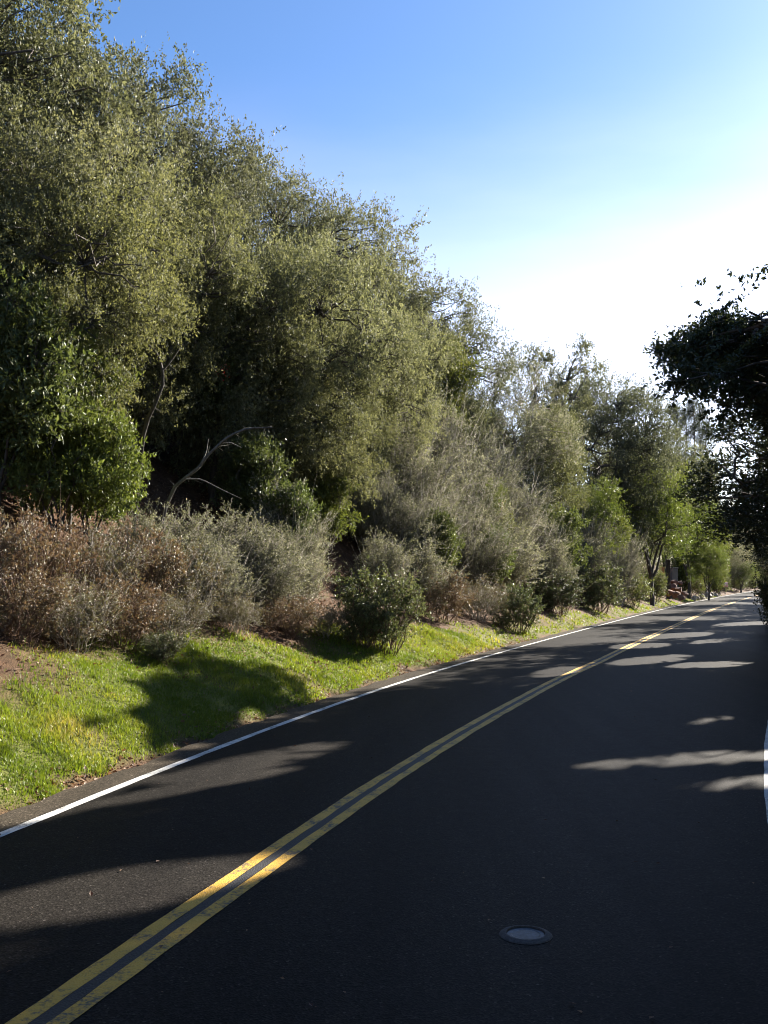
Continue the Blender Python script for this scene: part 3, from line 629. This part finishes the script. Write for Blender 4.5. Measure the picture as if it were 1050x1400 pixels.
def plant_at(model, name, X, Y, H, Rw, label, cat='tree', group=None, col=(1, 1, 1), rz=None, parts=('trunk', 'crown'), thin=False, skip=()):
    tm, cm, h, rc = MODELS[model]
    r = empty(name, (X, Y, float(ground(X, Y))), (X * 2.1 + Y * 1.3) % 6.28 if rz is None else rz); r.scale = (Rw / rc, Rw / rc, H / h)
    if thin:
        r.matrix_basis  # evaluated from loc / rot / scale
        cm = thinned(cm, r, name + '_crown', skip); tm = thinned_wood(tm, r, name + '_trunk')
    link(parts[0], tm, r); b = link(parts[1], cm, r); b.color = (*col, 1); return tag(r, label, cat, group)
for a_ in (((360, 1178), (-80, 1264), .56), ((470, 1014), (225, 1068), .5), ((400, 1050), (130, 1100), .30), ((350, 1082), (20, 1138), .30), ((580, 1135), (510, 1146), .16),
           ((1080, 1028), (810, 1048), .5), ((1080, 1062), (940, 1080), .35), ((990, 980), (945, 990), .3), ((1010, 905), (930, 912), .8), ((930, 896), (850, 908), .8), ((900, 880), (850, 886), .9), ((1020, 872), (960, 880), .9),
           ((960, 865), (900, 872), 1.0), ((1050, 850), (990, 856), 1.2), ((780, 912), (740, 925), .5)):
    p0 = []
    for (qx, qy) in a_[:2]:
        b_ = (700 - qy) / FPX; dz = math.sin(PITCH) + math.cos(PITCH) * b_; t_ = -CAM_H / dz
        p0 += [(qx - 525) / FPX * t_, (math.cos(PITCH) - math.sin(PITCH) * b_) * t_]
    SUN_SPOTS.append((*p0, a_[2]))
for px, d, r_ in ((20, 5, 1.2), (100, 5, 1.2), (180, 5, 1.2), (260, 5, 1.2), (340, 5, 1.2), (420, 4.5, 1.2), (500, 4, 1.2), (580, 4, 1.2), *[(q_, e_, .6) for q_ in (0, 30, 60, 90, 120, 150, 175) for e_ in (.5, 1.3, 2.1, 2.9, 3.7)], (200, .6, .5), (225, .6, .5), (250, .6, .45), (470, 2.2, .8), (560, 2.2, .8), (630, 2.2, .8), (520, 3, .8), (600, 3.5, .8), (20, .7, 1.0), (90, .8, 1.0), (170, .9, 1.0), (40, 2.2, 1.2), (130, 2.3, 1.1), (0, 3.6, 1.2), (90, 3.8, 1.2), (180, 3.2, .8), (350, .8, .5), (440, .9, .8), (490, 1.1, .9), (545, 1.0, .8), (610, 1.3, 1.1), (650, 1.3, 1.2), (790, 1.2, 1.6)):
    y_ = y_for(px, d); x_ = at(px, 800, y_)[0]; k_ = float(ground(x_, y_)) / sv.z
    SUN_SPOTS.append((x_ - sv.x * k_ - .05, y_ - sv.y * k_, x_ - sv.x * k_ + .05, y_ - sv.y * k_, r_ * 1.5))
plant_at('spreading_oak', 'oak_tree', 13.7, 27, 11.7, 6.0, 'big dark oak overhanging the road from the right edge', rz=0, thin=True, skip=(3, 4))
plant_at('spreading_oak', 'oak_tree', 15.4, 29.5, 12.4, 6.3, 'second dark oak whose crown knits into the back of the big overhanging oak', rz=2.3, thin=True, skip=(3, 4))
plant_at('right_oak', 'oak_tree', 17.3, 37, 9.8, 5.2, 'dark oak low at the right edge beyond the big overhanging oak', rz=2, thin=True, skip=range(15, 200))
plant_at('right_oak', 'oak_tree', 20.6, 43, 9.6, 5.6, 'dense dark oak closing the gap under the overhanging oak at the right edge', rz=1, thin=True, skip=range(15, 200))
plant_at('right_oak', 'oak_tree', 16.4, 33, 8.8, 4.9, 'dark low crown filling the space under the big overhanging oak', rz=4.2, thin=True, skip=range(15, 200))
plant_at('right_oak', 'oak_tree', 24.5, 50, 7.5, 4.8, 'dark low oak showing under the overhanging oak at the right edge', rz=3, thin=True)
for X, Y, H, Rw in ((15.4, 22.5, 14, 4.4), (12.8, 15.5, 14, 4.8), (17.5, 19.5, 15, 5), (14.2, 18.5, 12, 4.9), (11.6, 9.5, 10, 4.9), (8.5, -1.0, 10, 4.4), (18.5, 25, 14.5, 5.6), (15.4, 13, 12, 5), (23, 32, 14, 5.5), (28, 40, 13, 5.5), (1.5, -8.5, 13, 6), (12.0, 3.5, 12, 6), (-6, -9, 10, 5), (20.5, 17, 13, 5),  # the oaks behind the viewer are added to block skylight
    (XL(60) + 13.0, 60, 12, 4.6), (XL(76) + 13.2, 76, 13, 4.8), (XL(92) + 13.2, 92, 13, 4.8), (XL(110) + 13.2, 110, 13, 5), (XL(130) + 13.2, 130, 13, 5), (XL(152) + 13.2, 152, 13, 5), (XL(178) + 13.5, 178, 13, 5.5)):
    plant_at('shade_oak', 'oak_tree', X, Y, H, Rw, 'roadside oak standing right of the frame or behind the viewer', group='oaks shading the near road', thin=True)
for X, Y, H, Rw in ((4.0, -3.5, 15, 7.5), (15.0, 7.5, 16, 7)):  # unseen oaks added to keep skylight off the shaded asphalt
    plant_at('canopy_oak', 'oak_tree', X, Y, H, Rw, 'tall spreading oak added out of frame to block skylight over the near road', group='added oaks blocking skylight over the near road', thin=True)
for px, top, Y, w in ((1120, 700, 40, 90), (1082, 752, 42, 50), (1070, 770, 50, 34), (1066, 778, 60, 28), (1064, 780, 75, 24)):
    plant('coyote', 'roadside_bush', px, top, Y=Y, w=w, label='dark shaded bush at the right frame edge beyond the edge line', cat='shrub', group='shaded bushes on the right verge', parts=ST, col=(.5, .5, .5))  # tint halved, which puts the shade into the leaf colour
# far end
for px, top, Y, w, model, label in (
  (905, 592, 120, 90, 'oak_b', 'grey green far oak left of the thin pines'), (940, 640, 140, 70, 'oak_b', 'far oak at the foot of the thin pines'),
  (985, 680, 150, 80, 'grey_tree', 'bare looking grey far tree right of the thin pines'), (962, 690, 115, 70, 'bright', 'yellow green far tree in front of the grey one'),
  (1000, 735, 180, 60, 'oak_b', 'round olive far tree above the bend'), (1028, 748, 200, 60, 'oak_b', 'far tree ending the road at the right'),
  (1012, 768, 150, 45, 'bright', 'low light green far tree beside the bend'), (1058, 740, 220, 90, 'oak_a', 'far tree behind the right verge bushes'),
  (968, 745, 100, 55, 'bright', 'bushy yellow green tree behind the rounded light green bush'), (1020, 712, 300, 130, 'oak_a', 'pale far tree on the distant slope between bend and overhanging oak'),
  (965, 700, 260, 130, 'oak_a', 'pale far tree on the distant slope behind the thin pines'), (1090, 700, 300, 130, 'oak_a', 'far tree hidden by the overhanging oak')):
    plant(model, 'far_tree', px, top, Y=Y, w=w, label=label)
for px, top, Y, w, label in ((922, 556, 135, 20, 'leftmost thin pine'), (934, 560, 140, 20, 'second thin pine from the left'), (945, 548, 138, 22, 'middle and tallest thin pine'), (957, 554, 142, 22, 'thin pine right of the tallest one'), (968, 578, 140, 20, 'shortest thin pine at the right of its row')):
    plant('pine', 'pine_tree', px, top, Y=Y, w=w, label=label + ' against white sky', group='thin pines beyond the bend')
for k_, (px, d, w) in enumerate(((985, 2.2, 40), (1003, 2.0, 36), (1018, 2.0, 30), (1030, 2.5, 26))):
    Y_ = y_for(px, d); plant('coyote', 'roadside_bush', px, 786 - k_ * 2, Y=Y_, w=w, label='olive bush lining the left side of the far road', cat='shrub', group='bushes lining the far road', parts=ST, col=(1.1, 1.1, .9))

# ------------------------------------------------------------------ pale branch, dark branch, rocks, boards, road leaves
def branch(name, pix, Y, r0, r1, mat, label, subs=()):
    pts = np.array([at(x, y, Y + dy) for x, y, dy in pix])
    p0 = pts[0] + [-.25, .1, 0]; p0[2] = float(ground(p0[0], p0[1])) - .1; pts = np.concatenate([[p0], pts]); o = pts[0].copy()
    r = tag(empty(name, o), label, 'branch')
    fine = np.stack([np.interp(np.linspace(0, 1, 14), np.linspace(0, 1, len(pts)), pts[:, i]) for i in range(3)], 1) - o
    fine[1:-1] = (fine[:-2] + fine[1:-1] * 2 + fine[2:]) / 4; fine[1:-1] += rng.normal(size=(12, 3)) * .018
    T = Tubes(); T.add(fine, np.linspace(r0, r1, 14), 7); link('limb', T.mesh(name, mat), r)
    T = Tubes(); i_ = rng.integers(3, 14, 40); q0 = fine[i_]; T.sticks(q0, q0 + rng.normal(size=(40, 3)) * [.16, .12, .16] + [0, 0, -.05], np.full(40, r1 * .22)); link('twigs', T.mesh(name, mat), r)['kind'] = 'stuff'
    for sp in subs:
        q = np.array([at(x, y, Y + dy) for x, y, dy in sp]) - o; T = Tubes(); T.add(np.stack([np.interp(np.linspace(0, 1, 8), np.linspace(0, 1, len(q)), q[:, i]) for i in range(3)], 1), np.linspace(r0 * .45, r1 * .3, 8), 5)
        link('side_limb', T.mesh(name, mat), r)
branch('dead_branch', [(225, 672, .4), (262, 648, 0), (290, 615, 0), (318, 592, -.1), (345, 586, -.1), (372, 584, 0)], 21.5, .045, .018, M_PALE, 'pale bare branch arching over the dark hollow',
       [[(255, 655, 0), (275, 655, -.1), (300, 668, -.2), (330, 682, -.3)], [(300, 607, 0), (315, 605, 0), (330, 612, .1)], [(272, 640, 0), (282, 618, .1), (285, 600, .1)]])
branch('leaning_trunk', [(196, 585, .3), (208, 560, 0), (222, 535, 0), (226, 500, 0), (212, 478, 0), (190, 460, 0), (175, 440, 0)], 23.0, .055, .03, M_BARK, 'dark crooked trunk rising from the bare soil patch',
       [[(224, 505, 0), (235, 492, 0), (250, 470, .1)]])
branch('dry_stem', [(18, 842, 0), (16, 822, 0), (5, 800, 0), (-8, 780, 0)], 15.8, .03, .02, M_RTWIG, 'thin crooked dry stem on the bank at the left frame edge')
def boulder(X, Y, s, mat, label, name='boulder', group=None):
    import bmesh
    bm = bmesh.new(); bmesh.ops.create_icosphere(bm, subdivisions=2, radius=1)
    dirs = nrm(rng.normal(size=(9, 3))); cut = rng.uniform(.45, .8, 9)
    for v in bm.verts:
        p = np.array(v.co)
        for dd, c in zip(dirs, cut):
            e = p @ dd
            if e > c: p = p - dd * (e - c)
        v.co = Vector(p * np.array(s) * (1 + rng.normal() * .02))
    me = bpy.data.meshes.new(name); bm.to_mesh(me); bm.free(); me.materials.append(mat)
    o = link(name, me, None, (X, Y, float(ground(X, Y)) + s[2] * .35)); o.rotation_euler = (0, 0, rng.uniform(0, 6.28)); return tag(o, label, 'rock', group)
def rock_mat(name, a, b):
    m, n, l, bs = new_mat(name); h = noise(n, l, 3, 7, coords(n)); l.new(ramp(n, l, h, [(.3, a), (.7, b)]), bs.inputs['Base Color']); bs.inputs['Roughness'].default_value = .9; bump(n, l, h, .8, .08, bs); return m
M_RROCK = rock_mat('rust_rock', (.10, .045, .03), (.26, .13, .085)); M_GROCK = rock_mat('tan_rock', (.18, .15, .11), (.42, .36, .29))
for px, py, s in ((912, 800, .55), (920, 803, .6), (928, 806, .5), (917, 811, .6), (925, 814, .55), (932, 817, .5), (936, 812, .4), (922, 796, .5), (930, 798, .4)):
    Y_ = 92.0 - (py - 800) * .5; x_, _, z_ = at(px, py, Y_)
    o_ = boulder(x_, Y_, (s * .85, s * .85, s * .65), M_RROCK, 'rust red boulder in the heap at the foot of the dark post', group='rust red boulder heap'); o_.location.z = max(z_, o_.location.z - .2)
for k_ in range(9):
    px = 948 + k_ * 4.2; Y_ = y_for(px, .9); x_ = at(px, 800, Y_)[0]
    boulder(x_, Y_, (.42, .34, rng.uniform(.35, .55)), M_GROCK, 'tan rough stone in the low row along the far road edge', 'stone', 'stone row along the far road')

def box_mesh(name, sx, sy, sz, mat, bev=.02):
    import bmesh
    bm = bmesh.new(); bmesh.ops.create_cube(bm, size=1)
    for v in bm.verts: v.co = Vector((v.co.x * sx, v.co.y * sy, (v.co.z + .5) * sz))
    bmesh.ops.bevel(bm, geom=bm.edges[:], offset=bev, segments=1, affect='EDGES')
    me = bpy.data.meshes.new(name); bm.to_mesh(me); bm.free(); me.materials.append(mat); return me
def wood_mat(name, a, b):
    m, n, l, bs = new_mat(name); mp = n.new('ShaderNodeMapping'); mp.inputs['Scale'].default_value = (8, 8, .8); l.new(coords(n), mp.inputs['Vector'])
    h = noise(n, l, 2, 5, mp.outputs[0]); l.new(ramp(n, l, h, [(.3, a), (.7, b)]), bs.inputs['Base Color']); bs.inputs['Roughness'].default_value = .8; bump(n, l, h, .5, .02, bs); return m
def far_objects():
    Y = 90.0; x, _, zt = at(913, 766, Y); g = float(ground(x, Y))
    p = tag(empty('dark_post', (x, Y, g)), 'slim dark post standing above the rust red boulders', 'post')
    link('post', box_mesh('post', .34, .34, zt - g, wood_mat('dark_wood', (.018, .014, .01), (.05, .04, .03))), p)
    link('cap', box_mesh('cap', .42, .42, .08, bpy.data.materials['dark_wood']), p, (0, 0, zt - g))
    x, _, zb = at(905, 794, 93); _, _, zt = at(905, 775, 93); g = float(ground(x, 93))
    b = tag(empty('notice_board', (x, 93, g), .3), 'orange brown wooden board left of the dark post', 'board')
    link('board', box_mesh('board', .55, .08, zt - zb, wood_mat('orange_wood', (.30, .14, .05), (.46, .24, .10))), b, (0, 0, zb - g))
    for sx in (-.2, .2): link('leg', box_mesh('leg', .09, .09, zb - g + .3, bpy.data.materials['dark_wood']), b, (sx, .09, 0))
    x, _, zb = at(920, 796, 95); _, _, zt = at(920, 776, 95); g = float(ground(x, 95))
    u = tag(empty('utility_cabinet', (x, 95, g), .5), 'grey brown cabinet right of the dark post', 'cabinet')
    link('cabinet_body', box_mesh('cabinet_body', .75, .6, zt - g - .1, wood_mat('weathered_grey', (.10, .09, .08), (.17, .155, .14))), u)
    link('cabinet_top', box_mesh('cabinet_top', .85, .7, .1, bpy.data.materials['weathered_grey']), u, (0, 0, zt - g - .1))
    Y = y_for(991, 1.0); x, _, _ = at(991, 800, Y); g = float(ground(x, Y))
    mb = tag(empty('mailbox', (x, Y, g), 1.2), 'small pinkish white mailbox by the far road edge', 'mailbox')
    m, n, l, bs = new_mat('pinkish_paint'); bs.inputs['Base Color'].default_value = (.62, .42, .44, 1); bs.inputs['Roughness'].default_value = .5
    T = Tubes(); T.add([(0, -.35, 1.25), (0, .35, 1.25)], [.28, .28], 12); a = T.mesh('mailbox_body', m); link('mailbox_body', a, mb)
    link('post', box_mesh('post', .12, .12, 1.0, bpy.data.materials['dark_wood']), mb)
far_objects()
def road_leaves():
    n = 260; Y = 4.5 + 30 * rng.random(n) ** 1.6; o = OR(Y) * rng.random(n); X = XL(Y) + o
    D = nrm(rng.normal(size=(n, 3)) * [1, 1, .15]); N = rng.normal(size=(n, 3)) * .25 + [0, 0, 1]; sc = rng.uniform(.3, 1, n) ** 1.5
    V, F = leaf_faces(np.stack([X, Y, 0 * X + .012], -1), D, N, .055 * sc, .03 * sc)
    tag(link('fallen_leaves', mesh_np('fallen_leaves', V, F, bpy.data.materials['leaf_litter'], {'tint': ('FACE', rng.random(n))})), 'few tiny dry leaves scattered on the dark asphalt', 'leaf litter', kind='stuff')
road_leaves()



def berries(label, spots, dy):
    """small red fruit clusters on one of the plants"""
    r = PLANTED[label]; M = np.linalg.inv(np.array(r.matrix_basis)); P = []
    for px, py, n in spots:
        c = np.array(at(px, py, r.location.y + dy)); P.append(c + rng.normal(size=(n, 3)) * [.10, .10, .12])
    P = np.concatenate(P); n = len(P); P = P @ M[:3, :3].T + M[:3, 3]
    V, F = leaf_faces(P, nrm(rng.normal(size=(n, 3))), rng.normal(size=(n, 3)), np.full(n, .05), np.full(n, .035))
    link('berry_cluster', mesh_np('berry_cluster', V, F, M_RED, {'tint': ('FACE', rng.random(n))}), r)['kind'] = 'stuff'
berries('yellow green tree halfway up the slope below the feathery topped oak', [(506, 497, 14), (512, 522, 30), (520, 530, 24), (528, 540, 14)], -3.5)
berries('green leafy shrub above the bare soil patch', [(305, 508, 26)], -2.2)
berries('green leafy shrub with red berries between the grey brush', [(686, 690, 20), (668, 718, 14), (658, 740, 10)], -.9)
